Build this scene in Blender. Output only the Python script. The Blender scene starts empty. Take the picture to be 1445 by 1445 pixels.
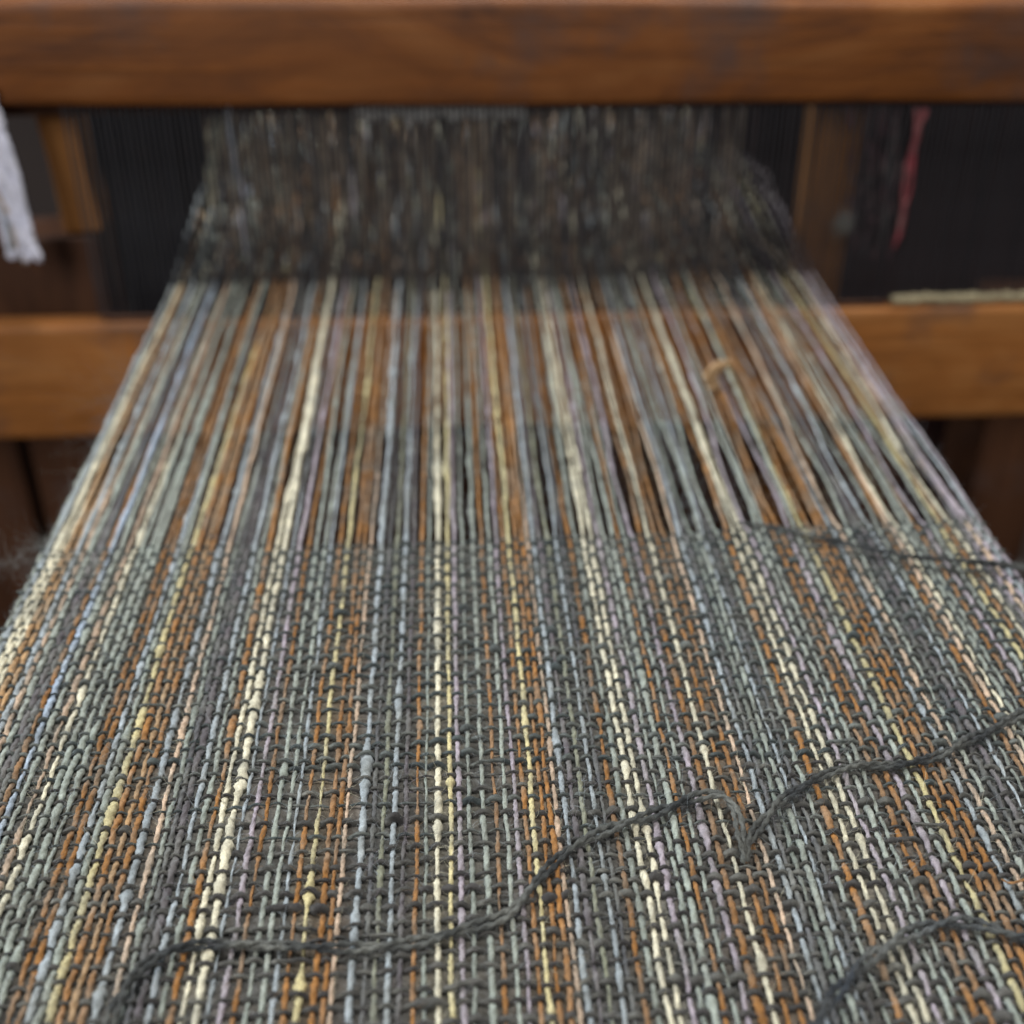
import bpy, bmesh, math, random
import numpy as np
from mathutils import Vector, Matrix

# ------------------------------------------------------------------ camera, light, exposure
H = 0.22                                   # height of the lens above the cloth, metres
PITCH, YAW, FPX, HALF = math.radians(32.0), math.radians(2.885), 1750.0, 722.5
scene = bpy.context.scene
cam_data = bpy.data.cameras.new("camera")
cam_data.sensor_width = 36.0
cam_data.lens = 36.0 * FPX / 1445.0
cam_data.clip_start, cam_data.clip_end = 0.01, 60.0
cam_data.dof.use_dof = True
cam_data.dof.focus_distance = 1.37 * H
cam_data.dof.aperture_fstop = cam_data.lens / (0.0265 * H * 1000.0)
cam = bpy.data.objects.new("camera", cam_data)
cam.location = (0, 0, H)
cam.rotation_euler = (math.pi / 2 - PITCH, 0, -YAW)
scene.collection.objects.link(cam)
scene.camera = cam

world = bpy.data.worlds.new("World")
scene.world = world
world.use_nodes = True
bg = world.node_tree.nodes["Background"]
bg.inputs[0].default_value = (0.72, 0.80, 0.92, 1)
bg.inputs[1].default_value = 0.13


def lamp(name, loc, target, size, power, color):
    d = bpy.data.lights.new(name, "AREA")
    d.shape, d.size, d.energy, d.color = "SQUARE", size, power, color
    o = bpy.data.objects.new(name, d)
    o.location = loc
    o.rotation_euler = (Vector(target) - Vector(loc)).to_track_quat("-Z", "Y").to_euler()
    scene.collection.objects.link(o)
    return o


lamp("window_light", (-1.7, 0.9, 1.35), (0, 0.35, 0), 0.5, 54, (0.86, 0.93, 1.0))
lamp("ceiling_light", (0.25, 0.42, 1.9), (0, 0.35, 0), 0.42, 30, (1.0, 0.98, 0.94))
lamp("front_fill", (-0.5, -1.6, 1.2), (0, 0.5, 0.05), 0.9, 27, (1.0, 0.99, 0.97))  # added fill from the camera side for the front wood faces

scene.view_settings.view_transform = "Standard"
scene.view_settings.look = "None"
scene.view_settings.gamma = 1.0
scene.view_settings.exposure = 0.0

rng = np.random.default_rng(7)
random.seed(7)

# ------------------------------------------------------------------ measuring rays of the real camera
_Fh = np.array([math.sin(YAW), math.cos(YAW), 0.0])
_R = np.array([math.cos(YAW), -math.sin(YAW), 0.0])
_F = math.cos(PITCH) * _Fh + np.array([0, 0, -math.sin(PITCH)])
_U = math.sin(PITCH) * _Fh + np.array([0, 0, math.cos(PITCH)])


def ray(px, py):
    return _F * FPX + (px - HALF) * _R - (py - HALF) * _U


def on_level(px, py, z=0.0):
    d = ray(px, py)
    t = (z - H) / d[2]
    return np.array([0, 0, H]) + d * t


def on_wall(px, py, y):
    d = ray(px, py)
    return np.array([0, 0, H]) + d * (y / d[1])


# ------------------------------------------------------------------ materials
def new_mat(name):
    m = bpy.data.materials.new(name)
    m.use_nodes = True
    nt = m.node_tree
    b = nt.nodes["Principled BSDF"]
    return m, nt, b


def N(nt, kind, **kw):
    n = nt.nodes.new(kind)
    for k, v in kw.items():
        if k in n.inputs:
            n.inputs[k].default_value = v
        else:
            setattr(n, k, v)
    return n


def yarn_mat(name, col, var=0.35, twist=True, sheen=0.08, bump=0.6, tint=None):
    """cotton yarn: mottled dye, fine fibres, ply twist along the strand"""
    m, nt, b = new_mat(name)
    L = nt.links.new
    geo = N(nt, "ShaderNodeTexCoord")
    n1 = N(nt, "ShaderNodeTexNoise", Scale=230.0, Detail=3.0, Roughness=0.6)
    L(geo.outputs["Object"], n1.inputs["Vector"])
    n2 = N(nt, "ShaderNodeTexNoise", Scale=2600.0, Detail=3.0, Roughness=0.7)
    L(geo.outputs["Object"], n2.inputs["Vector"])
    n3 = N(nt, "ShaderNodeTexNoise", Scale=75.0, Detail=3.0)
    L(geo.outputs["Object"], n3.inputs["Vector"])
    rmp = N(nt, "ShaderNodeMapRange")
    rmp.inputs[1].default_value, rmp.inputs[2].default_value = 0.3, 0.7
    rmp.inputs[3].default_value, rmp.inputs[4].default_value = 1 - var, 1 + var * 0.55
    L(n1.outputs[0], rmp.inputs[0])
    rm2 = N(nt, "ShaderNodeMapRange")
    rm2.inputs[1].default_value, rm2.inputs[2].default_value = 0.25, 0.75
    rm2.inputs[3].default_value, rm2.inputs[4].default_value = 0.60, 1.34
    L(n2.outputs[0], rm2.inputs[0])
    oi = N(nt, "ShaderNodeObjectInfo")
    r0 = N(nt, "ShaderNodeMapRange")
    r0.inputs[3].default_value, r0.inputs[4].default_value = 0.84, 1.16
    L(oi.outputs["Random"], r0.inputs[0])
    mu0 = N(nt, "ShaderNodeMath", operation="MULTIPLY")
    L(rmp.outputs[0], mu0.inputs[0])
    L(r0.outputs[0], mu0.inputs[1])
    mul = N(nt, "ShaderNodeMath", operation="MULTIPLY")
    L(mu0.outputs[0], mul.inputs[0])
    L(rm2.outputs[0], mul.inputs[1])
    mix = N(nt, "ShaderNodeMix", data_type="RGBA")
    t = tint or (0.22, 0.22, 0.19)
    mix.inputs[6].default_value = (*col, 1)
    mix.inputs[7].default_value = (*[0.48 * c + 0.52 * k for c, k in zip(col, t)], 1)
    r3 = N(nt, "ShaderNodeMapRange")
    r3.inputs[1].default_value, r3.inputs[2].default_value = 0.40, 0.66
    L(n3.outputs[0], r3.inputs[0])
    L(r3.outputs[0], mix.inputs[0])
    vm = N(nt, "ShaderNodeVectorMath", operation="SCALE")
    L(mix.outputs[2], vm.inputs[0])
    L(mul.outputs[0], vm.inputs["Scale"])
    L(vm.outputs[0], b.inputs["Base Color"])
    b.inputs["Roughness"].default_value = 0.92
    b.inputs["Specular IOR Level"].default_value = 0.12
    b.inputs["Sheen Weight"].default_value = sheen
    b.inputs["Sheen Roughness"].default_value = 0.6
    bp = N(nt, "ShaderNodeBump", Strength=bump, Distance=0.0005)
    hh = n2.outputs[0]
    if twist:
        w = N(nt, "ShaderNodeTexWave", Scale=1.0, Distortion=1.2, Detail=1.0)
        w.wave_type, w.bands_direction = "BANDS", "DIAGONAL"
        mp = N(nt, "ShaderNodeMapping")
        mp.inputs["Scale"].default_value = (0.6, 0.42, 1)
        L(geo.outputs["UV"], mp.inputs[0])
        L(mp.outputs[0], w.inputs["Vector"])
        ad = N(nt, "ShaderNodeMath", operation="ADD")
        L(w.outputs[1], ad.inputs[0])
        L(n2.outputs[0], ad.inputs[1])
        hh = ad.outputs[0]
    L(hh, bp.inputs["Height"])
    L(bp.outputs[0], b.inputs["Normal"])
    return m


PAL = {
    "S": ("sage_yarn", (0.30, 0.33, 0.285)),
    "s": ("grey_green_yarn", (0.175, 0.20, 0.17)),
    "O": ("rust_yarn", (0.30, 0.138, 0.040)),
    "o": ("tan_yarn", (0.41, 0.25, 0.12)),
    "C": ("cream_yarn", (0.66, 0.61, 0.45)),
    "Y": ("straw_yarn", (0.58, 0.50, 0.26)),
    "P": ("peach_yarn", (0.54, 0.39, 0.275)),
    "L": ("lilac_yarn", (0.36, 0.31, 0.345)),
    "B": ("pale_blue_yarn", (0.34, 0.38, 0.40)),
    "b": ("sky_yarn", (0.34, 0.41, 0.50)),
    "D": ("slate_yarn", (0.105, 0.105, 0.108)),
    "V": ("plum_grey_yarn", (0.125, 0.11, 0.118)),
    "G": ("olive_yarn", (0.21, 0.215, 0.15)),
}
MAT = {k: yarn_mat(n, c) for k, (n, c) in PAL.items()}
WEFT_A = yarn_mat("slate_green_weft", (0.058, 0.070, 0.070), var=0.45)
WEFT_B = yarn_mat("brown_grey_weft", (0.054, 0.050, 0.048), var=0.45)
CORD = yarn_mat("blue_slate_cord", (0.030, 0.037, 0.046), var=0.35)
CORD2 = yarn_mat("charcoal_cord", (0.031, 0.034, 0.035), var=0.35)
LINT = yarn_mat("pale_lint", (0.16, 0.155, 0.15), twist=False)
HEDDLE = yarn_mat("grey_heddle_string", (0.44, 0.35, 0.27), var=0.7)
RED = yarn_mat("red_yarn", (0.30, 0.055, 0.07))
GAP_LIGHT = yarn_mat("gap_light_tone", (0.85, 0.85, 0.84), var=0.1, tint=(0.8, 0.8, 0.8))  # pale tone standing in for light behind the heddles
PINKISH = yarn_mat("mauve_yarn", (0.20, 0.08, 0.10))
WHITE = yarn_mat("white_lilac_yarn", (0.88, 0.87, 0.98), var=0.1, tint=(0.7, 0.72, 0.9))
PADMAT = yarn_mat("grey_weft_pad", (0.175, 0.17, 0.145), var=0.5, twist=False, bump=1.0)


_nt = PADMAT.node_tree
_mx = [n for n in _nt.nodes if n.bl_idname == "ShaderNodeMix"][0]
_at = _nt.nodes.new("ShaderNodeVertexColor")
_at.layer_name = "dye"
_nt.links.new(_at.outputs[0], _mx.inputs[6])
_mx.inputs[7].default_value = (0.085, 0.083, 0.078, 1)


def wood_mat(name, dark, mid, light, grain=1.0, rough=0.45, axis=0):
    m, nt, b = new_mat(name)
    L = nt.links.new
    tc = N(nt, "ShaderNodeTexCoord")
    mp = N(nt, "ShaderNodeMapping")
    sc = [22.0, 22.0, 22.0]
    sc[axis] = 5.0
    mp.inputs["Scale"].default_value = sc
    L(tc.outputs["Object"], mp.inputs[0])
    n1 = N(nt, "ShaderNodeTexNoise", Scale=1.0, Detail=6.0, Roughness=0.65, Distortion=2.0)
    L(mp.outputs[0], n1.inputs["Vector"])
    mp2 = N(nt, "ShaderNodeMapping")
    s2 = [420.0, 420.0, 420.0]
    s2[axis] = 14.0
    mp2.inputs["Scale"].default_value = s2
    L(tc.outputs["Object"], mp2.inputs[0])
    n2 = N(nt, "ShaderNodeTexNoise", Scale=1.0, Detail=3.0)
    L(mp2.outputs[0], n2.inputs["Vector"])
    n3 = N(nt, "ShaderNodeTexNoise", Scale=15.0, Detail=4.0, Roughness=0.65)
    L(tc.outputs["Object"], n3.inputs["Vector"])
    ramp = N(nt, "ShaderNodeValToRGB")
    cr = ramp.color_ramp
    cr.elements[0].position, cr.elements[0].color = 0.28, (*dark, 1)
    cr.elements[1].position, cr.elements[1].color = 0.74, (*light, 1)
    e = cr.elements.new(0.5)
    e.color = (*mid, 1)
    L(n1.outputs[0], ramp.inputs[0])
    r = N(nt, "ShaderNodeMapRange")
    r.inputs[1].default_value, r.inputs[2].default_value = 0.3, 0.7
    r.inputs[3].default_value, r.inputs[4].default_value = 1 - 0.22 * grain, 1 + 0.14 * grain
    L(n2.outputs[0], r.inputs[0])
    r3 = N(nt, "ShaderNodeMapRange")
    r3.inputs[1].default_value, r3.inputs[2].default_value = 0.56, 0.72
    r3.inputs[3].default_value, r3.inputs[4].default_value = 0.0, 0.75
    L(n3.outputs[0], r3.inputs[0])
    mix = N(nt, "ShaderNodeMix", data_type="RGBA")
    L(r3.outputs[0], mix.inputs[0])
    L(ramp.outputs[0], mix.inputs[6])
    mix.inputs[7].default_value = (0.085, 0.052, 0.043, 1)
    vm = N(nt, "ShaderNodeVectorMath", operation="SCALE")
    L(mix.outputs[2], vm.inputs[0])
    L(r.outputs[0], vm.inputs["Scale"])
    L(vm.outputs[0], b.inputs["Base Color"])
    rr = N(nt, "ShaderNodeMapRange")
    rr.inputs[3].default_value, rr.inputs[4].default_value = rough - 0.08, rough + 0.2
    L(n3.outputs[0], rr.inputs[0])
    L(rr.outputs[0], b.inputs["Roughness"])
    b.inputs["Specular IOR Level"].default_value = 0.3
    bp = N(nt, "ShaderNodeBump", Strength=0.35, Distance=0.0006)
    L(n2.outputs[0], bp.inputs["Height"])
    L(bp.outputs[0], b.inputs["Normal"])
    return m


WOOD_TOP = wood_mat("red_brown_wood", (0.070, 0.026, 0.012), (0.19, 0.062, 0.013), (0.28, 0.110, 0.032))
WOOD_SLEY = wood_mat("honey_brown_wood", (0.18, 0.070, 0.019), (0.33, 0.122, 0.029), (0.42, 0.185, 0.058))
WOOD_POST = wood_mat("brown_post_wood", (0.18, 0.070, 0.018), (0.32, 0.135, 0.036), (0.42, 0.185, 0.055), axis=2)
WOOD_DARK = wood_mat("dark_aged_wood", (0.035, 0.015, 0.008), (0.07, 0.028, 0.013), (0.11, 0.046, 0.022), axis=2)


def plain(name, col, rough=0.6, metal=0.0, noise=60.0):
    m, nt, b = new_mat(name)
    L = nt.links.new
    tc = N(nt, "ShaderNodeTexCoord")
    n = N(nt, "ShaderNodeTexNoise", Scale=noise, Detail=4.0)
    L(tc.outputs["Object"], n.inputs["Vector"])
    r = N(nt, "ShaderNodeMapRange")
    r.inputs[3].default_value, r.inputs[4].default_value = 0.65, 1.35
    L(n.outputs[0], r.inputs[0])
    vm = N(nt, "ShaderNodeVectorMath", operation="SCALE")
    vm.inputs[0].default_value = col
    L(r.outputs[0], vm.inputs["Scale"])
    L(vm.outputs[0], b.inputs["Base Color"])
    b.inputs["Roughness"].default_value = rough
    b.inputs["Metallic"].default_value = metal
    return m


STEEL = plain("dull_steel", (0.060, 0.058, 0.066), 0.55, 0.3)
WALLM = plain("dark_plaster", (0.035, 0.024, 0.020), 0.9, noise=3.0)
FLOORM = plain("dark_floor", (0.030, 0.018, 0.012), 0.8, noise=5.0)
BAMBOO = plain("cord_binding", (0.33, 0.28, 0.17), 0.8)


# ------------------------------------------------------------------ objects
def empty(name, loc=(0, 0, 0), label=None, cat=None, group=None):
    o = bpy.data.objects.new(name, None)
    o.empty_display_size = 0.02
    o.location = loc
    scene.collection.objects.link(o)
    tag(o, label, cat, group)
    return o


def tag(o, label=None, cat=None, group=None, kind=None):
    if label: o["label"] = label
    if cat: o["category"] = cat
    if group: o["group"] = group
    if kind: o["kind"] = kind
    return o


def link(name, me, parent=None):
    o = bpy.data.objects.new(name, me)
    scene.collection.objects.link(o)
    if parent is not None:
        o.parent = parent
        o.matrix_parent_inverse = Matrix.Translation(-Vector(parent.location))
    return o


def mesh_np(name, V, F, mat, UV=None, smooth=True):
    me = bpy.data.meshes.new(name)
    nv, nf = len(V), len(F)
    me.vertices.add(nv)
    me.vertices.foreach_set("co", np.ascontiguousarray(V, dtype=np.float32).ravel())
    k = F.shape[1]
    me.loops.add(nf * k)
    me.loops.foreach_set("vertex_index", np.ascontiguousarray(F, dtype=np.int32).ravel())
    me.polygons.add(nf)
    me.polygons.foreach_set("loop_start", np.arange(0, nf * k, k, dtype=np.int32))
    if UV is not None:
        uv = me.uv_layers.new(name="UVMap")
        uv.data.foreach_set("uv", np.ascontiguousarray(UV, dtype=np.float32).ravel())
    me.materials.append(mat)
    me.update(calc_edges=True)
    if smooth:
        me.shade_smooth()
    return me


def tube_arrays(P, r, k=8, ref=(0, 0, 1), ply=0.12, pitch=0.0026, phase=0.0, flat=1.0):
    """tube along P with a two-ply twist pressed into its outline"""
    n = len(P)
    T = np.gradient(P, axis=0)
    T /= np.linalg.norm(T, axis=1)[:, None] + 1e-12
    S = np.cross(T, np.array(ref, float))
    S /= np.linalg.norm(S, axis=1)[:, None] + 1e-12
    Up = np.cross(S, T)
    seg = np.linalg.norm(np.diff(P, axis=0), axis=1)
    s = np.concatenate([[0], np.cumsum(seg)])
    a = np.linspace(0, 2 * math.pi, k, endpoint=False)
    tw = 2 * math.pi * s[:, None] / pitch / 2 + phase
    rr = r[:, None] * (1 + ply * np.cos(2 * (a[None, :] - tw)) + rng.normal(0, 0.09, (n, k)))
    V = P[:, None, :] + rr[:, :, None] * (np.cos(a)[None, :, None] * S[:, None, :] + flat * np.sin(a)[None, :, None] * Up[:, None, :])
    V = V.reshape(-1, 3)
    i = np.arange(n - 1)[:, None] * k
    j = np.arange(k)[None, :]
    j2 = (j + 1) % k
    F = np.stack([i + j, i + j2, i + k + j2, i + k + j], axis=-1).reshape(-1, 4)
    u0 = np.broadcast_to(j / k * 2, (n - 1, k))
    u1 = u0 + 2.0 / k
    v0 = np.broadcast_to((s[:-1] / 0.0022)[:, None], (n - 1, k))
    v1 = np.broadcast_to((s[1:] / 0.0022)[:, None], (n - 1, k))
    UV = np.stack([u0, v0, u1, v0, u1, v1, u0, v1], axis=-1).reshape(-1, 2)
    # closed ends
    c0, c1 = len(V), len(V) + 1
    V = np.vstack([V, P[:1], P[-1:]])
    e0 = np.stack([np.arange(k), np.full(k, c0), np.full(k, c0), (np.arange(k) + 1) % k], axis=-1)
    return V, F, UV


def tube(name, P, r, mat, parent=None, **kw):
    P = np.asarray(P, float)
    r = np.full(len(P), r) if np.isscalar(r) else np.asarray(r, float)
    r = r.copy()
    r[0] *= 0.15
    r[-1] *= 0.15
    V, F, UV = tube_arrays(P, r, **kw)
    return link(name, mesh_np(name, V[:-2], F, mat, UV), parent)


def spline(pts, step):
    """smooth curve through points, evenly stepped"""
    p = np.asarray(pts, float)
    p = np.vstack([2 * p[0] - p[1], p, 2 * p[-1] - p[-2]])
    out = []
    for i in range(1, len(p) - 2):
        n = max(3, int(np.linalg.norm(p[i + 1] - p[i]) / step))
        t = np.linspace(0, 1, n, endpoint=False)[:, None]
        out.append(0.5 * ((2 * p[i]) + (-p[i - 1] + p[i + 1]) * t + (2 * p[i - 1] - 5 * p[i] + 4 * p[i + 1] - p[i + 2]) * t ** 2
                          + (-p[i - 1] + 3 * p[i] - 3 * p[i + 1] + p[i + 2]) * t ** 3))
    out.append(p[-2:-1])
    return np.vstack(out)


def noise1(x, seed, scale):
    """smooth 1-d noise in -1..1"""
    r = np.random.default_rng(seed)
    tab = r.uniform(-1, 1, 4096)
    q = x / scale + 1000.0
    i = np.floor(q).astype(int)
    f = q - i
    f = f * f * (3 - 2 * f)
    return tab[i % 4096] * (1 - f) + tab[(i + 1) % 4096] * f


def beam(name, x, y, z, mat, parent=None, bevel=0.004, rot=None, cuts=14, wob=0.0006, seed=1):
    """a timber with worn, eased edges"""
    bm = bmesh.new()
    bmesh.ops.create_cube(bm, size=1.0)
    sx, sy, sz = x[1] - x[0], y[1] - y[0], z[1] - z[0]
    for v in bm.verts:
        v.co.x *= sx; v.co.y *= sy; v.co.z *= sz
    bmesh.ops.bevel(bm, geom=bm.edges[:], offset=bevel, segments=3, profile=0.6, affect="EDGES")
    ax = 0 if sx >= max(sy, sz) else (2 if sz >= sy else 1)
    L = (sx, sy, sz)[ax]
    for i in range(1, cuts):
        co = [0, 0, 0]; co[ax] = -L / 2 + L * i / cuts
        no = [0, 0, 0]; no[ax] = 1
        bmesh.ops.bisect_plane(bm, geom=bm.verts[:] + bm.edges[:] + bm.faces[:], plane_co=co, plane_no=no)
    r = random.Random(seed)
    ph = [r.uniform(0, 6) for _ in range(6)]
    for v in bm.verts:
        t = v.co[ax] / max(L, 1e-6) * 9
        for kx in range(3):
            if kx != ax:
                v.co[kx] += wob * (math.sin(t * 1.3 + ph[kx]) + 0.5 * math.sin(t * 3.1 + ph[kx + 3])) * (1 if v.co[kx] > 0 else -0.7)
    me = bpy.data.meshes.new(name)
    bm.to_mesh(me); bm.free()
    me.materials.append(mat)
    me.shade_smooth()
    o = bpy.data.objects.new(name, me)
    scene.collection.objects.link(o)
    c = Vector(((x[0] + x[1]) / 2, (y[0] + y[1]) / 2, (z[0] + z[1]) / 2))
    if parent is not None:
        o.parent = parent
        c = c - parent.location
    o.location = c
    if rot: o.rotation_euler = rot
    return o


# ------------------------------------------------------------------ setting: floor and wall of the dark workshop
def sheet(name, pts, mat):
    me = bpy.data.meshes.new(name)
    me.from_pydata(pts, [], [(0, 1, 2, 3)])
    me.materials.append(mat)
    o = link(name, me)
    o["kind"] = "structure"
    return o


sheet("floor", [(-4, -3, -0.75), (4, -3, -0.75), (4, 4, -0.75), (-4, 4, -0.75)], FLOORM)
sheet("wall", [(-4, 2.6, -0.75), (4, 2.6, -0.75), (4, 2.6, 2.4), (-4, 2.6, 2.4)], WALLM)

# ------------------------------------------------------------------ the web: warp and weft
Y_REED = 2.526 * H
Y_BACK = 4.6 * H
Y_NEAR = 0.40 * H
XU = H / math.cos(PITCH) / math.cos(YAW)

# every warp thread, left to right: (position across, yarn, thickness)
WARP = [(-95, "S", 1), (-88, "B", 1), (-80, "C", .8), (-73, "C", .9), (-65, "C", .9), (-56, "o", 1), (-46, "o", .9), (-36, "B", 1), (-26, "P", .9), (-15, "S", 1.1), (-5, "V", 1.1), (3, "D", 1),
        (11, "O", .9), (21, "b", 1.1), (34, "S", 1.1), (48, "P", 1), (60, "C", .9), (73, "S", 1), (86, "S", 1.1), (99, "S", 1.1), (113, "O", .8), (125, "O", .9),
        (134, "B", 1), (145, "S", 1), (157, "Y", 1.05), (169, "O", 1), (182, "o", .85), (193, "O", .9), (207, "B", 1.15), (222, "P", .85), (233, "S", .9),
        (243, "D", .9), (253, "V", 1.2), (265, "B", .95), (278, "S", .9), (290, "O", 1.1), (302, "C", .9), (316, "C", 1.2), (329, "B", .65), (343, "L", .95),
        (357, "O", .85), (371, "S", .9), (386, "S", .9), (397, "B", .75), (410, "O", .85), (425, "Y", .95), (443, "O", 1.05), (454, "O", .9), (463, "P", .8),
        (483, "B", 1.3), (497, "D", .9), (510, "G", 1), (524, "B", 1), (538, "V", .9), (553, "O", .85), (565, "S", .75), (580, "C", 1.15), (596, "Y", .85),
        (608, "L", 1.05), (622, "S", .85), (640, "S", 1.05), (655, "O", .85), (669, "S", .9), (681, "L", .85), (693, "O", .8), (704, "Y", .95), (715, "O", .85),
        (726, "O", 1.1), (735, "P", .85), (745, "B", 1.05), (757, "V", 1.15), (770, "G", .9), (785, "B", .85), (795, "D", .75), (808, "O", 1), (820, "S", 1),
        (833, "C", 1.05), (846, "C", .95), (860, "L", 1), (871, "S", .8), (883, "S", 1.2), (894, "O", .75), (905, "S", .85), (919, "L", 1), (932, "O", 1.1),
        (947, "C", .95), (962, "O", .85), (976, "O", .85), (989, "P", .8), (1003, "B", .9), (1013, "D", .9), (1024, "s", .9), (1036, "S", 1.05), (1045, "B", .7),
        (1056, "D", .8), (1069, "S", .8), (1084, "O", 1.1), (1098, "C", .9), (1114, "C", 1), (1127, "L", .85), (1141, "S", .95), (1153, "S", .8), (1167, "O", 1),
        (1182, "O", .95), (1196, "L", 1.05), (1209, "S", .95), (1224, "Y", 1.1), (1237, "O", .85), (1249, "O", .95), (1261, "O", 1), (1274, "B", .85), (1288, "P", .9),
        (1302, "S", .85), (1316, "D", .9), (1329, "V", 1), (1343, "B", .8), (1356, "S", .7), (1369, "O", .95), (1381, "P", 1), (1392, "C", .8), (1404, "S", 1),
        (1415, "S", .8), (1427, "O", .85), (1440, "L", .95), (1454, "S", .9), (1467, "Y", .95), (1479, "O", .9), (1490, "C", .9), (1500, "D", .9), (1509, "L", 1),
        (1518, "P", .9), (1527, "L", 1), (1535, "B", .9), (1544, "L", .9)]
NW = len(WARP)
WX = np.array([(p - 618.0) / 1400.0 * XU for p, _, _ in WARP])
R0 = 0.00292 * H

# weft rows: from the fell towards the breast beam
fell_px = [(40, 778), (200, 775), (400, 773), (600, 770), (800, 760), (1000, 752), (1100, 747), (1250, 741), (1370, 735)]
fell_pt = np.array([on_level(a, b) for a, b in fell_px])


def fell_y(x):
    return np.interp(x, fell_pt[:, 0], fell_pt[:, 1])


PITCH_W = 0.0206 * H
rows = []
y = 0.0
while True:
    rows.append(y)
    y += PITCH_W * (1 + 0.16 * rng.uniform(-1, 1)) * (0.8 if len(rows) < 4 else 1)
    if 1.54 * H - y < Y_NEAR:
        break
rows = np.array(rows)
NR = len(rows)


def row_y(j, x):
    """distance of weft row j from the camera at x: the fell's curve fades out, the row wanders a little"""
    base = 1.545 * H
    k = max(0.25, 1 - j / 25.0)
    bend = (fell_y(x) - base) * k
    return base + bend - rows[j] + noise1(x, 300 + j, 0.11 * H) * 0.0034 * H + noise1(x, 340 + j, 0.035 * H) * 0.0022 * H + noise1(x, 380, 0.3 * H) * 0.004 * H * min(1, j / 6)


ROWY = np.array([row_y(j, WX) for j in range(NR)]) + rng.normal(0, 0.0009 * H, (NR, NW))   # (row, warp)

# thickness of each warp along its length
def warp_radius(i, yy):
    _, key, th = WARP[i]
    soft = {"C": 1.25, "Y": 1.2, "B": 1.3, "S": 1.1, "L": 1.1, "O": .75, "o": .8, "P": .9}.get(key, 0.9)
    n = 1 + 0.15 * soft * noise1(yy, 1000 + i, 0.045 * H) + 0.08 * noise1(yy, 1500 + i, 0.014 * H)
    slub = np.clip(noise1(yy, 2000 + i, 0.040 * H) - 0.70, 0, 1) * 1.9 * soft
    slub = slub + np.clip(noise1(yy, 2200 + i, 0.022 * H) - 0.72, 0, 1) * 1.6 * soft
    thin = np.clip(noise1(yy, 2500 + i, 0.05 * H) - 0.30, 0, 1) * 0.65
    r = R0 * th * (n + slub - thin) * np.interp(i, [0, 25, 45, 118], [1.16, 1.16, 1.0, 1.0])
    for (pi, py, amp, wid) in SLUBS:
        if pi == i:
            y0 = on_level(618, py)[1]
            r = r + R0 * amp * np.exp(-((yy - y0) / (wid * H)) ** 2)
    return r


def find(p):
    return int(np.argmin([abs(w[0] - p) for w in WARP]))


SLUBS = [(find(580), 662, 1.5, .03), (find(580), 700, .9, .03), (find(596), 668, .7, .03), (find(316), 560, 1.3, .08), (find(316), 610, .9, .05),
         (find(316), 1030, .6, .02), (find(316), 960, 1.0, .02), (find(316), 1000, .7, .02), (find(316), 1085, .6, .02), (find(316), 1180, .8, .016), (find(302), 1110, .5, .02), (find(316), 1330, .8, .014), (find(316), 1245, .9, .014), (find(302), 690, .9, .02), (find(425), 1255, 1.3, .012),
         (find(483), 1065, .7, .013), (find(745), 1055, .9, .014), (find(947), 1070, 1.0, .013), (find(425), 1388, 1.5, .013), (find(157), 1120, .8, .03),
         (find(846), 1040, .5, .02), (find(207), 1000, .5, .02), (find(371), 1085, .9, .013), (find(1516), 560, .8, .04), (find(1518), 545, 1.2, .03), (find(1490), 640, .9, .03), (find(833), 690, .7, .03), (find(1098), 640, .7, .05), (find(1114), 760, .9, .015), (find(60), 745, .9, .03), (find(640), 730, .8, .02), (find(1224), 770, 1.2, .012), (find(860), 1200, .8, .014), (find(919), 1190, .9, .015), (find(833), 1150, .6, .012), (find(580), 1170, .8, .012), (find(596), 1105, 1.0, .006)]

cloth = empty("woven_cloth", (0.02, 0.2, 0), "slubby striped cotton cloth on the loom, rust, cream, sage and lilac warps over slate wefts", "woven cloth")

RAD_X = np.array([warp_radius(i, ROWY[:, i]) for i in range(NW)]).T       # radius of warp i at row j
over = (np.add.outer(np.arange(NR), np.arange(NW)) % 2 == 0)               # weft over warp here
# a few skipped crossings, as in the hand weaving
for _ in range(80):
    j, i = rng.integers(2, NR), rng.integers(3, NW - 3)
    over[j, i] = not over[j, i]
WEFT_R = 0.00225 * H * (1 + 0.30 * rng.uniform(-1, 1, NR))


def weft_radius(j, x):
    n = 1 + 0.26 * noise1(x, 4000 + j, 0.035 * H) + 0.13 * noise1(x, 4300 + j, 0.012 * H)
    slub = np.clip(noise1(x, 4600 + j, 0.040 * H) - 0.60, 0, 1) * 2.6
    return WEFT_R[j] * (n + slub) * np.interp(x, [WX[0], WX[30], WX[50]], [0.74, 0.74, 1.0])


WEFT_X = np.array([weft_radius(j, WX) for j in range(NR)])
ZW = np.where(over, -0.0016 * H, 0.0016 * H)                              # warp height at a crossing
ZF = np.where(over, ZW + (RAD_X + WEFT_X) * 0.90, ZW - (RAD_X + WEFT_X) * 0.85)
ZF = np.maximum(ZF, -0.0062 * H)


def cos_interp(x, xs, zs, sharp=1.0):
    """ease from one crossing to the next"""
    i = np.clip(np.searchsorted(xs, x) - 1, 0, len(xs) - 2)
    t = np.clip((x - xs[i]) / (xs[i + 1] - xs[i]), 0, 1)
    t = 0.5 - 0.5 * np.cos(math.pi * t)
    return zs[i] * (1 - t) + zs[i + 1] * t


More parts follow.
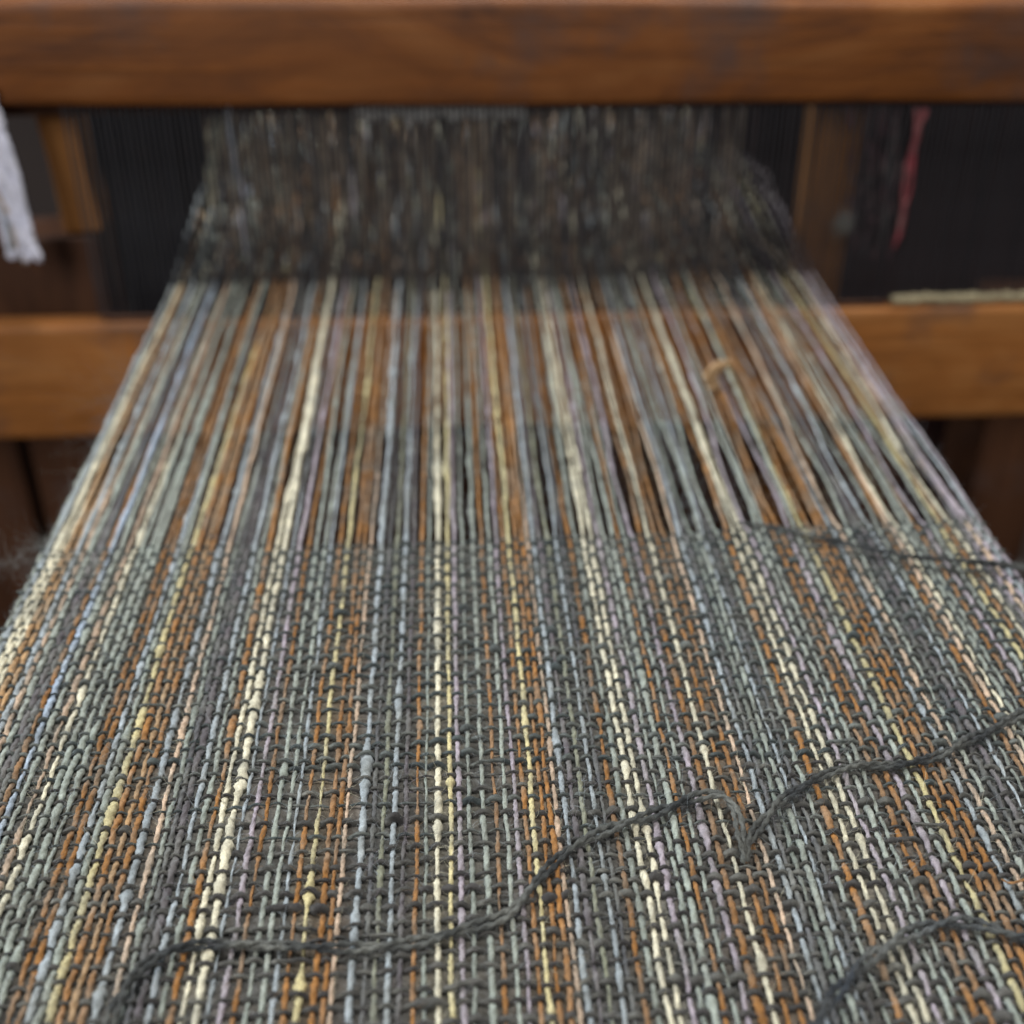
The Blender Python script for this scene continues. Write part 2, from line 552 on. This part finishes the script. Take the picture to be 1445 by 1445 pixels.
for i in range(NW):
    key = WARP[i][1]
    ys = ROWY[:, i][::-1]
    zs = ZW[:, i][::-1]
    yf = ys[-1]
    a = np.arange(Y_NEAR - 0.02 * H, yf, 0.0024 * H)
    b_ = np.arange(yf, Y_REED, 0.0045 * H)
    c = np.arange(Y_REED, Y_BACK, 0.014 * H)
    yy = np.concatenate([a, b_, c])
    wov = yy <= yf
    z = np.where(wov, cos_interp(yy, ys, zs), 0)
    f = np.clip((yy - yf) / (Y_REED - yf), 0, None)
    up = 1 if i % 2 else -1
    z = z + np.where(wov, 0, (zs[-1] * np.clip(1 - f * 12, 0, 1)) + up * 0.014 * H * np.clip(f, 0, 1) + 0.004 * H * noise1(yy, 50 + i, 0.5 * H) * np.clip(f * 3, 0, 1))
    # behind the reed the two sheds part, rise and fall at their heddles
    g = np.clip(yy - Y_REED, 0, None)
    z = z + np.where(g > 0, up * 0.055 * H * np.sin(np.clip(g / (0.9 * H), 0, 1) * math.pi) + 0.02 * H * noise1(yy, 90 + i, 0.25 * H) * np.clip(g / (0.3 * H), 0, 1), 0)
    # pairs share a dent and lean together
    env = np.where(wov, 0, np.sin(np.clip(f, 0, 1) * math.pi / 2))
    grp = (i // 3)
    pull = ((grp * 3 + 1) - i) * 0.0028 * H
    x = WX[i] + env * (pull + 0.0022 * H * noise1(yy, 120 + i, 0.22 * H)) + noise1(yy, 150 + i, 0.07 * H) * 0.0012 * H + noise1(yy, 160 + i, 0.022 * H) * 0.0006 * H
    g4 = ((i // 4) * 4 + 1.5 - i) * 0.0042 * H * np.interp(i, [66, 92], [0.1, 1.1])
    x = x + np.where(wov, 0, g4 * np.exp(-((f - .16) / .17) ** 2))
    x = x + np.where(g > 0, 0.02 * H * noise1(yy, 190 + i, 0.4 * H) * np.clip(g / (0.3 * H), 0, 1), 0)
    r = warp_radius(i, yy) * np.where(wov, 1.0, 1 + (np.interp(i, [0, 50, 118], [0.16, 0.02, -0.10])) * np.clip(f * 6, 0, 1))
    # the yarn is nipped where a weft crosses it
    d = np.min(np.abs(yy[:, None] - ys[None, ::1]) + np.where(over[:, i][::-1], 0, 1)[None, :], axis=1)
    r = r * np.where(wov, 1 - 0.22 * np.exp(-(d / (0.0035 * H)) ** 2), 1)
    P = np.stack([x, yy, z], axis=-1)
    V, F, UV = tube_arrays(P, r, k=7, ply=0.10 if key in "CSB" else 0.15, pitch=(0.013 if i % 3 else 0.009) * H, phase=rng.uniform(0, 6), flat=0.92)
    link("warp_thread", mesh_np("warp_thread", V[:-2], F, MAT[key], UV), cloth)

for j in range(NR):
    xe0, xe1 = WX[0] - 0.006 * H, WX[-1] + 0.006 * H
    x = np.arange(xe0, xe1, 0.00195 * H)
    z = cos_interp(x, WX, ZF[j])
    yv = np.interp(x, WX, ROWY[j]) + noise1(x, 5000 + j, 0.02 * H) * 0.0006 * H
    r = weft_radius(j, x)
    P = np.stack([x, yv, z], axis=-1)
    V, F, UV = tube_arrays(P, r, k=7, ply=0.12, pitch=0.011 * H, phase=rng.uniform(0, 6))
    yc = row_y(j, np.array([0.0]))[0]
    mix = (1.10 * H - yc) / (0.25 * H) + rng.uniform(-.6, .6)
    link("weft_thread", mesh_np("weft_thread", V[:-2], F, WEFT_B if mix > 0.5 else WEFT_A, UV), cloth)

# felted underside of the cloth: each row's flattened weft, one ribbed sheet
nx, nyp = 320, 6
X = np.linspace(WX[0] + 0.004 * H, WX[-1] - 0.004 * H, nx)
Yl = []
Zl = []
for j in range(NR - 1):
    ya, yb = row_y(j, X), row_y(j + 1, X)
    for q in range(nyp):
        t = q / nyp
        Yl.append(ya * (1 - t) + yb * t)
        bulge = abs(math.cos(math.pi * t)) ** 0.5
        Zl.append(-0.0073 * H + 0.0030 * H * bulge + 0.0007 * H * noise1(X, 6000 + j * nyp + q, 0.006 * H) + 0.0006 * H * noise1(X, 6500 + j, 0.0117 * H))
Yl, Zl = np.array(Yl), np.array(Zl)
m_, n_ = Yl.shape
V = np.stack([np.broadcast_to(X, (m_, n_)), Yl, Zl], axis=-1).reshape(-1, 3)
ii, jj = np.meshgrid(np.arange(m_ - 1), np.arange(n_ - 1), indexing="ij")
F = np.stack([ii * n_ + jj, (ii + 1) * n_ + jj, (ii + 1) * n_ + jj + 1, ii * n_ + jj + 1], axis=-1).reshape(-1, 4)
pad_me = mesh_np("felted_underside", V, F, PADMAT)
tint = np.array([PAL[k][1] for _, k, _ in WARP])
tint = np.stack([np.convolve(np.pad(tint[:, c], 2, mode="edge"), [.15, .22, .26, .22, .15], "valid") for c in range(3)], axis=1)
tc_ = np.stack([np.interp(X, WX, tint[:, c]) for c in range(3)], axis=1)
tc_ = 0.52 * np.array([0.135, 0.130, 0.115]) + 0.48 * tc_ * 0.62
ca = pad_me.color_attributes.new("dye", "FLOAT_COLOR", "POINT")
ca.data.foreach_set("color", np.concatenate([np.broadcast_to(tc_, (m_, n_, 3)), np.ones((m_, n_, 1))], axis=-1).astype(np.float32).ravel())
link("felted_underside", pad_me, cloth)


# ---- stray fibres standing off the yarns
def fibres(name, base, direc, length, rad, mat, parent, curl=0.7, segs=3):
    n = len(base)
    t = np.linspace(0, 1, segs + 1)
    d = direc / (np.linalg.norm(direc, axis=1)[:, None] + 1e-9)
    sid = rng.normal(0, 1, (n, 3))
    P = base[:, None, :] + d[:, None, :] * (length[:, None] * t)[:, :, None] + sid[:, None, :] * (curl * length[:, None] * t ** 2)[:, :, None]
    P += rng.normal(0, 1, (n, segs + 1, 3)) * (0.06 * length)[:, None, None] * (t > 0)[None, :, None]
    ax = np.cross(d, sid)
    ax /= np.linalg.norm(ax, axis=1)[:, None] + 1e-9
    bx = np.cross(d, ax)
    Vs = []
    for q in range(3):
        an = 2 * math.pi * q / 3
        Vs.append(P + rad * (1 - 0.7 * t)[None, :, None] * (math.cos(an) * ax + math.sin(an) * bx)[:, None, :])
    V = np.stack(Vs, axis=2)                                             # n, seg+1, 3, 3
    V = V.reshape(-1, 3)
    b0 = np.arange(n)[:, None, None] * (segs + 1) * 3
    s0 = np.arange(segs)[None, :, None] * 3
    q0 = np.arange(3)[None, None, :]
    q1 = (q0 + 1) % 3
    F = np.stack([b0 + s0 + q0, b0 + s0 + q1, b0 + s0 + 3 + q1, b0 + s0 + 3 + q0], axis=-1).reshape(-1, 4)
    o = link(name, mesh_np(name, V, F, mat, smooth=False), parent)
    o["kind"] = "stuff"
    return o


def fuzz_for(keys, n, mat, L=0.008):
    idx = [i for i in range(NW) if WARP[i][1] in keys]
    w = rng.choice(idx, n)
    yy = rng.uniform(0.6 * H, 2.1 * H, n)
    rad = np.array([warp_radius(int(a), np.array([b]))[0] for a, b in zip(w, yy)])
    an = rng.uniform(0, 2 * math.pi, n)
    dx, dz = np.cos(an), np.abs(np.sin(an))
    base = np.stack([WX[w] + rad * dx * .8, yy, rad * dz * .8], axis=-1)
    direc = np.stack([dx, rng.normal(0, 1.0, n), dz + .2], axis=-1)
    fibres("loose_fibres", base, direc, rng.uniform(0.3, 1.6, n) * L * H, 0.00024 * H, mat, cloth)


fuzz_for("CYP", 7000, MAT["C"])
fuzz_for("SBGs", 13000, MAT["B"], 0.009)
fuzz_for("Oo", 5000, MAT["o"], 0.007)
fuzz_for("LVD", 5000, MAT["L"], 0.008)
# ... and off the dark wefts
n = 9000
jr, xr = rng.integers(0, NR, n), rng.uniform(WX[0], WX[-1], n)
yb = np.array([np.interp(a, WX, ROWY[b]) for a, b in zip(xr, jr)])
base = np.stack([xr, yb, np.full(n, 0.003 * H)], axis=-1)
fibres("loose_fibres", base, np.stack([rng.normal(0, 1, n), rng.normal(0, 1, n), rng.uniform(0.1, 1, n)], axis=-1), rng.uniform(.3, 1.5, n) * 0.009 * H, 0.00023 * H,
       MAT["s"], cloth)


def lint(px, py, z, spread, n, L, mat=LINT):
    c = on_level(px, py, z)
    base = c[None, :] + rng.normal(0, 1, (n, 3)) * np.array(spread) * H
    fibres("lint_wisp", base, rng.normal(0, 1, (n, 3)), rng.uniform(.5, 1.5, n) * L * H, 0.0003 * H, mat, cloth, curl=1.6, segs=6)


lint(62, 768, 0.0, (.010, .008, .005), 120, .013)
lint(22, 792, -0.03 * H, (.014, .010, .008), 110, .014)
lint(150, 640, -0.006 * H, (.012, .04, .004), 90, .016, MAT["s"])
lint(200, 560, 0.0, (.05, .07, .008), 260, .035, MAT["V"])
lint(545, 710, -.002 * H, (.03, .06, .003), 260, .03, MAT["V"])
lint(330, 760, .004 * H, (.02, .01, .002), 120, .02)

# knotted end standing up from the unwoven warp
k0 = on_level(1004, 552, 0.004 * H)
for q, off in enumerate([(0, 0), (0.012, 0.004)]):
    pts = [k0 + np.array([off[0] * H, 0, 0]), k0 + np.array([(off[0] - .008) * H, .01 * H, .022 * H]), k0 + np.array([(off[0] + .002) * H, .012 * H, .040 * H]),
           k0 + np.array([(off[0] + .022) * H, .014 * H, .050 * H])]
    P = spline(pts, 0.002 * H)
    tube("knotted_end", P, 0.0070 * H * (1 + 0.2 * noise1(np.arange(len(P)) * 1.0, 31 + q, 4)), MAT["o"], cloth, pitch=0.01 * H)


P = spline([on_level(a, b, c * H) for a, b, c in [(1412, 1240, .006), (1425, 1246, .012), (1440, 1243, .010), (1462, 1236, .006)]], 0.002 * H)
tube("knotted_end", P, 0.0012 * H * (1 + 0.4 * noise1(np.arange(len(P)) * 1.0, 35, 4)), MAT["O"], cloth, pitch=0.008 * H)

# ------------------------------------------------------------------ loose yarns lying on the cloth
def loose_yarn(pts, label, mat, gap=0.0040, r=0.0026, seed=0, pitch=0.14, strands=2, zsep=0.55):
    """pts: (x, y, height/H) along the yarn; two plied strands side by side"""
    W = np.array([on_level(a, b, 0) * (1 - c) + np.array([0, 0, H]) * c for a, b, c in pts])
    c = spline(W, 0.0022 * H)
    T = np.gradient(c, axis=0)
    T /= np.linalg.norm(T, axis=1)[:, None]
    S = np.cross(T, [0, 0, 1.0])
    S /= np.linalg.norm(S, axis=1)[:, None]
    s = np.concatenate([[0], np.cumsum(np.linalg.norm(np.diff(c, axis=0), axis=1))])
    e = empty("loose_yarn", tuple(c[len(c) // 2]), label, "loose yarn", "loose dark yarns trailing over the cloth")
    for q in range(strands):
        ph = 2 * math.pi * s / (pitch * H) + 2 * math.pi * q / strands + 1.2 * noise1(s, 700 + seed, 0.2 * H) + seed
        off = S * (np.cos(ph) * gap * H * (1 + 0.35 * noise1(s, 720 + seed + q, 0.12 * H)))[:, None]
        off[:, 2] += np.sin(ph) * gap * zsep * H + 0.0012 * H * noise1(s, 740 + seed + q, 0.03 * H)
        P = c + off
        rr = r * H * (1 + 0.12 * noise1(s, 760 + seed + q, 0.03 * H) + 0.25 * np.clip(noise1(s, 780 + seed + q, 0.06 * H) - .5, 0, 1))
        o = tube("strand", P, rr, mat, e, k=10, ply=0.34, pitch=0.015 * H, phase=q)
        n = 800
        pick = rng.integers(3, len(P) - 3, n)
        fb = fibres("loose_fibres", P[pick], rng.normal(0, 1, (n, 3)), rng.uniform(.4, 1.3, n) * 0.010 * H, 0.00020 * H, MAT["D"], e)
    return e


z0 = 0.0085
loose_yarn([(138, 1500, .030), (160, 1425, .026), (188, 1378, .020), (232, 1345, .013), (290, 1332, z0), (380, 1334, z0), (480, 1337, z0), (570, 1332, z0), (650, 1312, z0),
            (715, 1290, z0), (760, 1240, z0), (800, 1200, z0), (860, 1170, .01), (930, 1145, .011), (990, 1122, .014), (1022, 1124, .018), (1040, 1150, .018),
            (1047, 1190, .014), (1051, 1216, .004)],
           "long doubled slate yarn curving from the lower left corner to the small loop", CORD2, seed=1)
loose_yarn([(1052, 1218, .003), (1058, 1185, .012), (1075, 1160, .011), (1105, 1127, .011), (1150, 1100, z0), (1200, 1082, z0), (1260, 1080, z0), (1310, 1070, z0), (1360, 1048, z0),
            (1410, 1024, .01), (1460, 998, .012), (1540, 960, .012)],
           "doubled slate yarn running from the small loop up to the right edge", CORD2, seed=4)
loose_yarn([(1130, 1490, .045), (1155, 1440, .035), (1185, 1395, .025), (1225, 1355, .015), (1275, 1322, .011), (1325, 1303, .010), (1370, 1302, .010), (1420, 1316, .012), (1500, 1345, .012)],
           "doubled blue grey yarn arching over the lower right corner", CORD, seed=9)
loose_yarn([(1040, 738, .003), (1095, 745, .006), (1150, 757, .010), (1210, 771, .014), (1280, 784, .018), (1350, 791, .020), (1420, 797, .020), (1520, 812, .020)],
           "thin dark weft tail leaving the fell line towards the right edge", CORD2, gap=0.0026, r=0.0019, seed=14, pitch=0.3, strands=2)

# ------------------------------------------------------------------ the beater: top rail, sley, side arms
XL, XR = -1.75 * H, 2.0 * H
YF = 2.495 * H
beater = empty("loom_beater", (0, YF + 0.04 * H, -0.3 * H), "red brown wooden loom beater with rounded top rail above and sley below the reed", "loom beater")
ym = YF
c_top = on_wall(722, 150, ym)[2]
c_tt = on_wall(722, -1, ym)[2]
beam("top_rail", (XL, XR), (ym, ym + 0.20 * H), (c_top, c_tt), WOOD_TOP, beater, bevel=0.020 * H, rot=(0, math.radians(.52), 0), seed=3)
s_t = on_wall(722, 447, ym)[2]
s_b = on_wall(722, 604, ym)[2]
beam("sley_rail", (XL, XR), (ym, ym + 0.06 * H), (s_b, s_t), WOOD_SLEY, beater, bevel=0.018 * H, seed=5)
for sx in (XL - 0.12 * H, XR):
    beam("side_arm", (sx, sx + 0.12 * H), (ym + 0.05 * H, ym + 0.17 * H), (-2.6 * H, 1.3 * H), WOOD_POST, beater, bevel=0.01 * H, seed=8)

# ------------------------------------------------------------------ the reed
reed = empty("loom_reed", (0.3 * H, Y_REED, s_t), "dark fine toothed steel reed standing between sley and top rail", "loom reed")
rx0 = on_wall(116, 300, Y_REED)[0]
rx1 = XR - 0.02 * H
zb, zt = s_t - 0.01 * H, c_top + 0.03 * H
bm = bmesh.new()
bmesh.ops.create_cube(bm, size=1.0)
for v in bm.verts:
    v.co.x *= 0.0036 * H; v.co.y *= 0.009 * H; v.co.z *= (zt - zb)
bmesh.ops.bevel(bm, geom=[e for e in bm.edges if abs(e.verts[0].co.z - e.verts[1].co.z) > 0.01], offset=0.0011 * H, segments=1, affect="EDGES")
dent_me = bpy.data.meshes.new("reed_dent")
bm.to_mesh(dent_me); bm.free()
dent_me.materials.append(STEEL)
pd = 0.0117 * H
nd = int((rx1 - rx0) / pd)
for q in range(nd):
    o = bpy.data.objects.new("reed_dent", dent_me)
    scene.collection.objects.link(o)
    o.parent = reed
    o.location = Vector((rx0 + q * pd + random.uniform(-.0008, .0008) * H, Y_REED, (zb + zt) / 2)) - reed.location
    o.rotation_euler = (0, random.uniform(-.003, .003), random.uniform(-.1, .1))
# cord bound lower rib of the reed, bare to the right of the warp
bx0 = on_wall(1252, 432, Y_REED)[0]
P = np.stack([np.linspace(bx0, rx1, 400), np.full(400, Y_REED - 0.016 * H), s_t + 0.016 * H + 0.003 * H * noise1(np.arange(400.), 77, 9)], axis=-1)
tube("cord_binding", P, 0.010 * H * (1 + 0.3 * noise1(np.arange(400.), 78, 3)), BAMBOO, reed, ref=(0, 0, 1), ply=.1, pitch=0.03 * H)
P = np.stack([np.linspace(rx0, bx0, 120), np.full(120, Y_REED - 0.012 * H), np.full(120, s_t + 0.008 * H)], axis=-1)
tube("lower_rib", P, 0.006 * H, WOOD_DARK, reed)

# ------------------------------------------------------------------ heddle shafts behind the reed
def heddle_shaft(y, dz, par, label, seed):
    sh = empty("heddle_shaft", (0, y, dz), label, "heddle shaft", "string heddle shafts behind the reed")
    top, bot = 0.50 * H + dz, -0.45 * H + dz
    x0, x1 = WX[0] - 0.25 * H, WX[-1] + 0.25 * H
    beam("shaft_bar", (x0, x1), (y - .02 * H, y + .02 * H), (top, top + .07 * H), WOOD_DARK, sh, bevel=.005 * H)
    beam("shaft_bar", (x0, x1), (y - .02 * H, y + .02 * H), (bot - .07 * H, bot), WOOD_DARK, sh, bevel=.005 * H)
    r = np.random.default_rng(seed)
    cut = {0: (12, 17), 1: (7, 9), 2: (2, 3)}[par]
    for i in range(cut[0] + par, NW - cut[1], 3):
        x = WX[i] + r.normal(0, .004) * H
        zc = dz + r.normal(0, .02) * H
        n = 70
        t = np.linspace(0, 1, n)
        z = bot + (top - bot) * t
        eye = np.exp(-((z - zc) / (.018 * H)) ** 2)
        wob = .006 * H * noise1(z, 8000 + seed + i, .12 * H)
        Vs, Fs, Us, nb = [], [], [], 0
        for sgn in (-1, 1):
            P = np.stack([x + sgn * (.0036 + .004 * eye) * H + wob, np.full(n, y) + .01 * H * noise1(z, 8200 + i, .1 * H), z], axis=-1)
            rr = .0030 * H * (1 + .3 * noise1(z, 8300 + i + sgn, .02 * H)) + .0016 * H * np.exp(-((np.abs(z - zc) - .03 * H) / (.008 * H)) ** 2)
            V, F, UV = tube_arrays(P, rr, k=6, ref=(0, 1, 0))
            Vs.append(V[:-2]); Fs.append(F + nb); Us.append(UV); nb += len(V) - 2
        mat = HEDDLE if r.random() < .7 else MAT[r.choice(list("DVPV"))]
        link("heddle", mesh_np("heddle", np.vstack(Vs), np.vstack(Fs), mat, np.vstack(Us)), sh)
    return sh


heddle_shaft(2.70 * H, 0.02 * H, 0, "nearest shaft of dark string heddles just behind the reed", 1)
heddle_shaft(2.92 * H, -0.01 * H, 1, "middle shaft of the three shafts of string heddles", 2)
heddle_shaft(3.20 * H, 0.01 * H, 2, "farthest shaft of string heddles behind the reed", 3)

# ------------------------------------------------------------------ loom frame: uprights behind the beater, added light-blocking board above, rails and breast beam
frame = empty("handloom", (0, 3.0 * H, -0.75), "dark brown wooden loom frame with uprights rising behind the beater", "loom frame")
yp = 2.66 * H


def xw(px, py, y):
    return on_wall(px, py, y)[0]


beam("upright_post", (xw(52, 240, yp), xw(108, 240, yp)), (yp, yp + .1 * H), (on_wall(60, 330, yp)[2], 1.2 * H), WOOD_POST, frame, bevel=.008 * H, rot=(0, math.radians(-3.2), 0), seed=11)
beam("post_shade_board", (-2.6 * H, xw(150, 400, yp)), (yp - .01 * H, yp + .14 * H), (on_wall(60, 450, yp)[2] - .3 * H, on_wall(60, 335, yp)[2]), WOOD_DARK, frame, bevel=.008 * H, seed=31)  # dark board added as the shade below the left post
beam("upright_post", (xw(1138, 300, yp), xw(1200, 300, yp)), (yp, yp + .1 * H), (-.75, 1.2 * H), WOOD_POST, frame, bevel=.008 * H, seed=12)
yq = 3.0 * H
beam("lower_post", (xw(1378, 660, yq), xw(1475, 660, yq)), (yq, yq + .25 * H), (-.75, -.30 * H), WOOD_DARK, frame, bevel=.01 * H, seed=13)
beam("lower_post", (xw(-60, 700, yq), xw(42, 700, yq)), (yq, yq + .25 * H), (-.75, -.30 * H), WOOD_DARK, frame, bevel=.01 * H, seed=14)
beam("light_block_board", (XL * 1.3, XR * 1.3), (2.98 * H, 3.35 * H), (1.35 * H, 1.47 * H), WOOD_DARK, frame, bevel=.01 * H, seed=15)  # unseen board added to block light over the heddles
beam("web_backdrop", (-1.15 * H, 1.25 * H), (2.98 * H, 3.06 * H), (-1.5 * H, -.32 * H), WOOD_DARK, frame, bevel=.01 * H, seed=16)  # added board, a shadowy brown backdrop beneath the web
beam("breast_beam", (XL, XR), (Y_NEAR - .32 * H, Y_NEAR), (-.33 * H, -.02 * H), WOOD_SLEY, frame, bevel=.05 * H, seed=17)
for sx in (XL - .35 * H, XR + .15 * H):
    beam("side_rail", (sx, sx + .2 * H), (Y_NEAR - .3 * H, 5.6 * H), (-.35 * H, -.05 * H), WOOD_DARK, frame, bevel=.01 * H, seed=18)

NAVY = wood_mat("blue_black_filler", (0.012, 0.013, 0.018), (0.024, 0.026, 0.034), (0.05, 0.052, 0.062), axis=2)
MAROON = wood_mat("maroon_filler", (0.022, 0.010, 0.010), (0.045, 0.020, 0.018), (0.075, 0.036, 0.030), axis=2)
for q, (pa, pb) in enumerate([(112, 160), (162, 205), (207, 262), (264, 320), (1000, 1048), (1050, 1092), (1094, 1140), (1205, 1262), (1264, 1330), (1332, 1384), (1386, 1440), (1442, 1500)]):
    yb_ = (3.42 + .03 * (q % 2)) * H
    beam("recess_filler", (xw(pa, 300, yb_), xw(pb, 300, yb_)), (yb_, yb_ + .04 * H), (-.75, 1.1 * H), NAVY if q < 4 else MAROON, frame, bevel=.006 * H, seed=60 + q)  # added planks filling the side recesses in place of dark strings

# added pale rod imitating background light, between reed and heddles
yr = 2.60 * H
zr = on_wall(620, 167, yr)[2] + .026 * H
rod = empty("gap_light_rod", (0, yr, zr), "added pale rod standing in for light under the top rail, between reed and heddles", "light stand-in")
for q, (xa, xb, rad, mt) in enumerate([(xw(500, 160, yr), xw(742, 160, yr), .026, GAP_LIGHT), (-1.0 * H, xw(500, 160, yr), .010, WOOD_DARK), (xw(742, 160, yr), 1.2 * H, .010, WOOD_DARK)]):
    xs = np.linspace(xa, xb, 160)
    rr = rad * H * (1 + (.25 if q == 0 else .003) * noise1(xs, 900 + q, .015 * H))
    P = np.stack([xs, np.full(160, yr), np.full(160, zr)], axis=-1)
    V, F, UV = tube_arrays(P, rr, k=20, ply=0)
    link("gap_light_strip" if q == 0 else "rod_end", mesh_np("rod", V[:-2], F, mt, UV), rod)


# ------------------------------------------------------------------ yarns hanging on the loom
def hank(name, top, bot, n, width, r, mats, label, y, cat="hanging yarn", seed=0):
    a, b = on_wall(*top, y), on_wall(*bot, y)
    e = empty(name, tuple((a + b) / 2), label, cat)
    rs = np.random.default_rng(seed)
    for q in range(n):
        dx = rs.uniform(-.5, .5) * width * H
        t = np.linspace(0, 1, 60)
        L = 1 - rs.uniform(0, .12)
        P = a[None, :] * (1 - t * L)[:, None] + b[None, :] * (t * L)[:, None]
        P[:, 0] += dx * (1 - .3 * t) + .01 * H * noise1(t, 40 + seed + q, .2)
        P[:, 1] += rs.uniform(-.5, .5) * min(width, .02) * H
        tube("strand", P, r * H * (1 + .25 * noise1(t, 60 + seed + q, .08)), mats[q % len(mats)], e, k=7, ref=(0, 1, 0), pitch=.02 * H)
    return e


hank("yarn_hank", (-40, 118), (42, 374), 36, .056, .0075, [WHITE, WHITE, WHITE, WHITE, MAT["b"], WHITE, MAT["P"]], "bright white lilac yarn bundle hanging at the far left of the loom", 2.475 * H, seed=1)
hank("hanging_yarn", (1302, 152), (1266, 352), 5, .012, .0036, [RED], "red yarn strand hanging against the reed at the right", 2.515 * H, seed=2)
hank("hanging_yarn", (1232, 140), (1226, 372), 9, .12, .0024, [PINKISH, PINKISH, MAT["V"]], "dull mauve yarn strands hanging left of the red strand", 2.55 * H, seed=3)
hank("hanging_yarn", (318, 130), (356, 385), 2, .010, .0036, [WHITE, MAT["b"]], "thin pale lilac strand hanging before the left end of the heddles", 2.57 * H, seed=5)
hank("hanging_yarn", (312, 165), (292, 300), 5, .030, .0036, [MAT["C"], MAT["S"]], "short cream and sage strands at the left edge of the warp behind the reed", 2.62 * H, seed=6)
c = on_wall(1190, 316, 2.50 * H)
n = 420
tuft = empty("cotton_tuft", tuple(c), "small pale cotton tuft caught beside the right upright", "cotton tuft")
fibres("fluff", c[None, :] + rng.normal(0, 1, (n, 3)) * .008 * H * np.array([1, 1, 1.6]), rng.normal(0, 1, (n, 3)), rng.uniform(.5, 1.5, n) * .012 * H, .0005 * H, LINT, tuft)
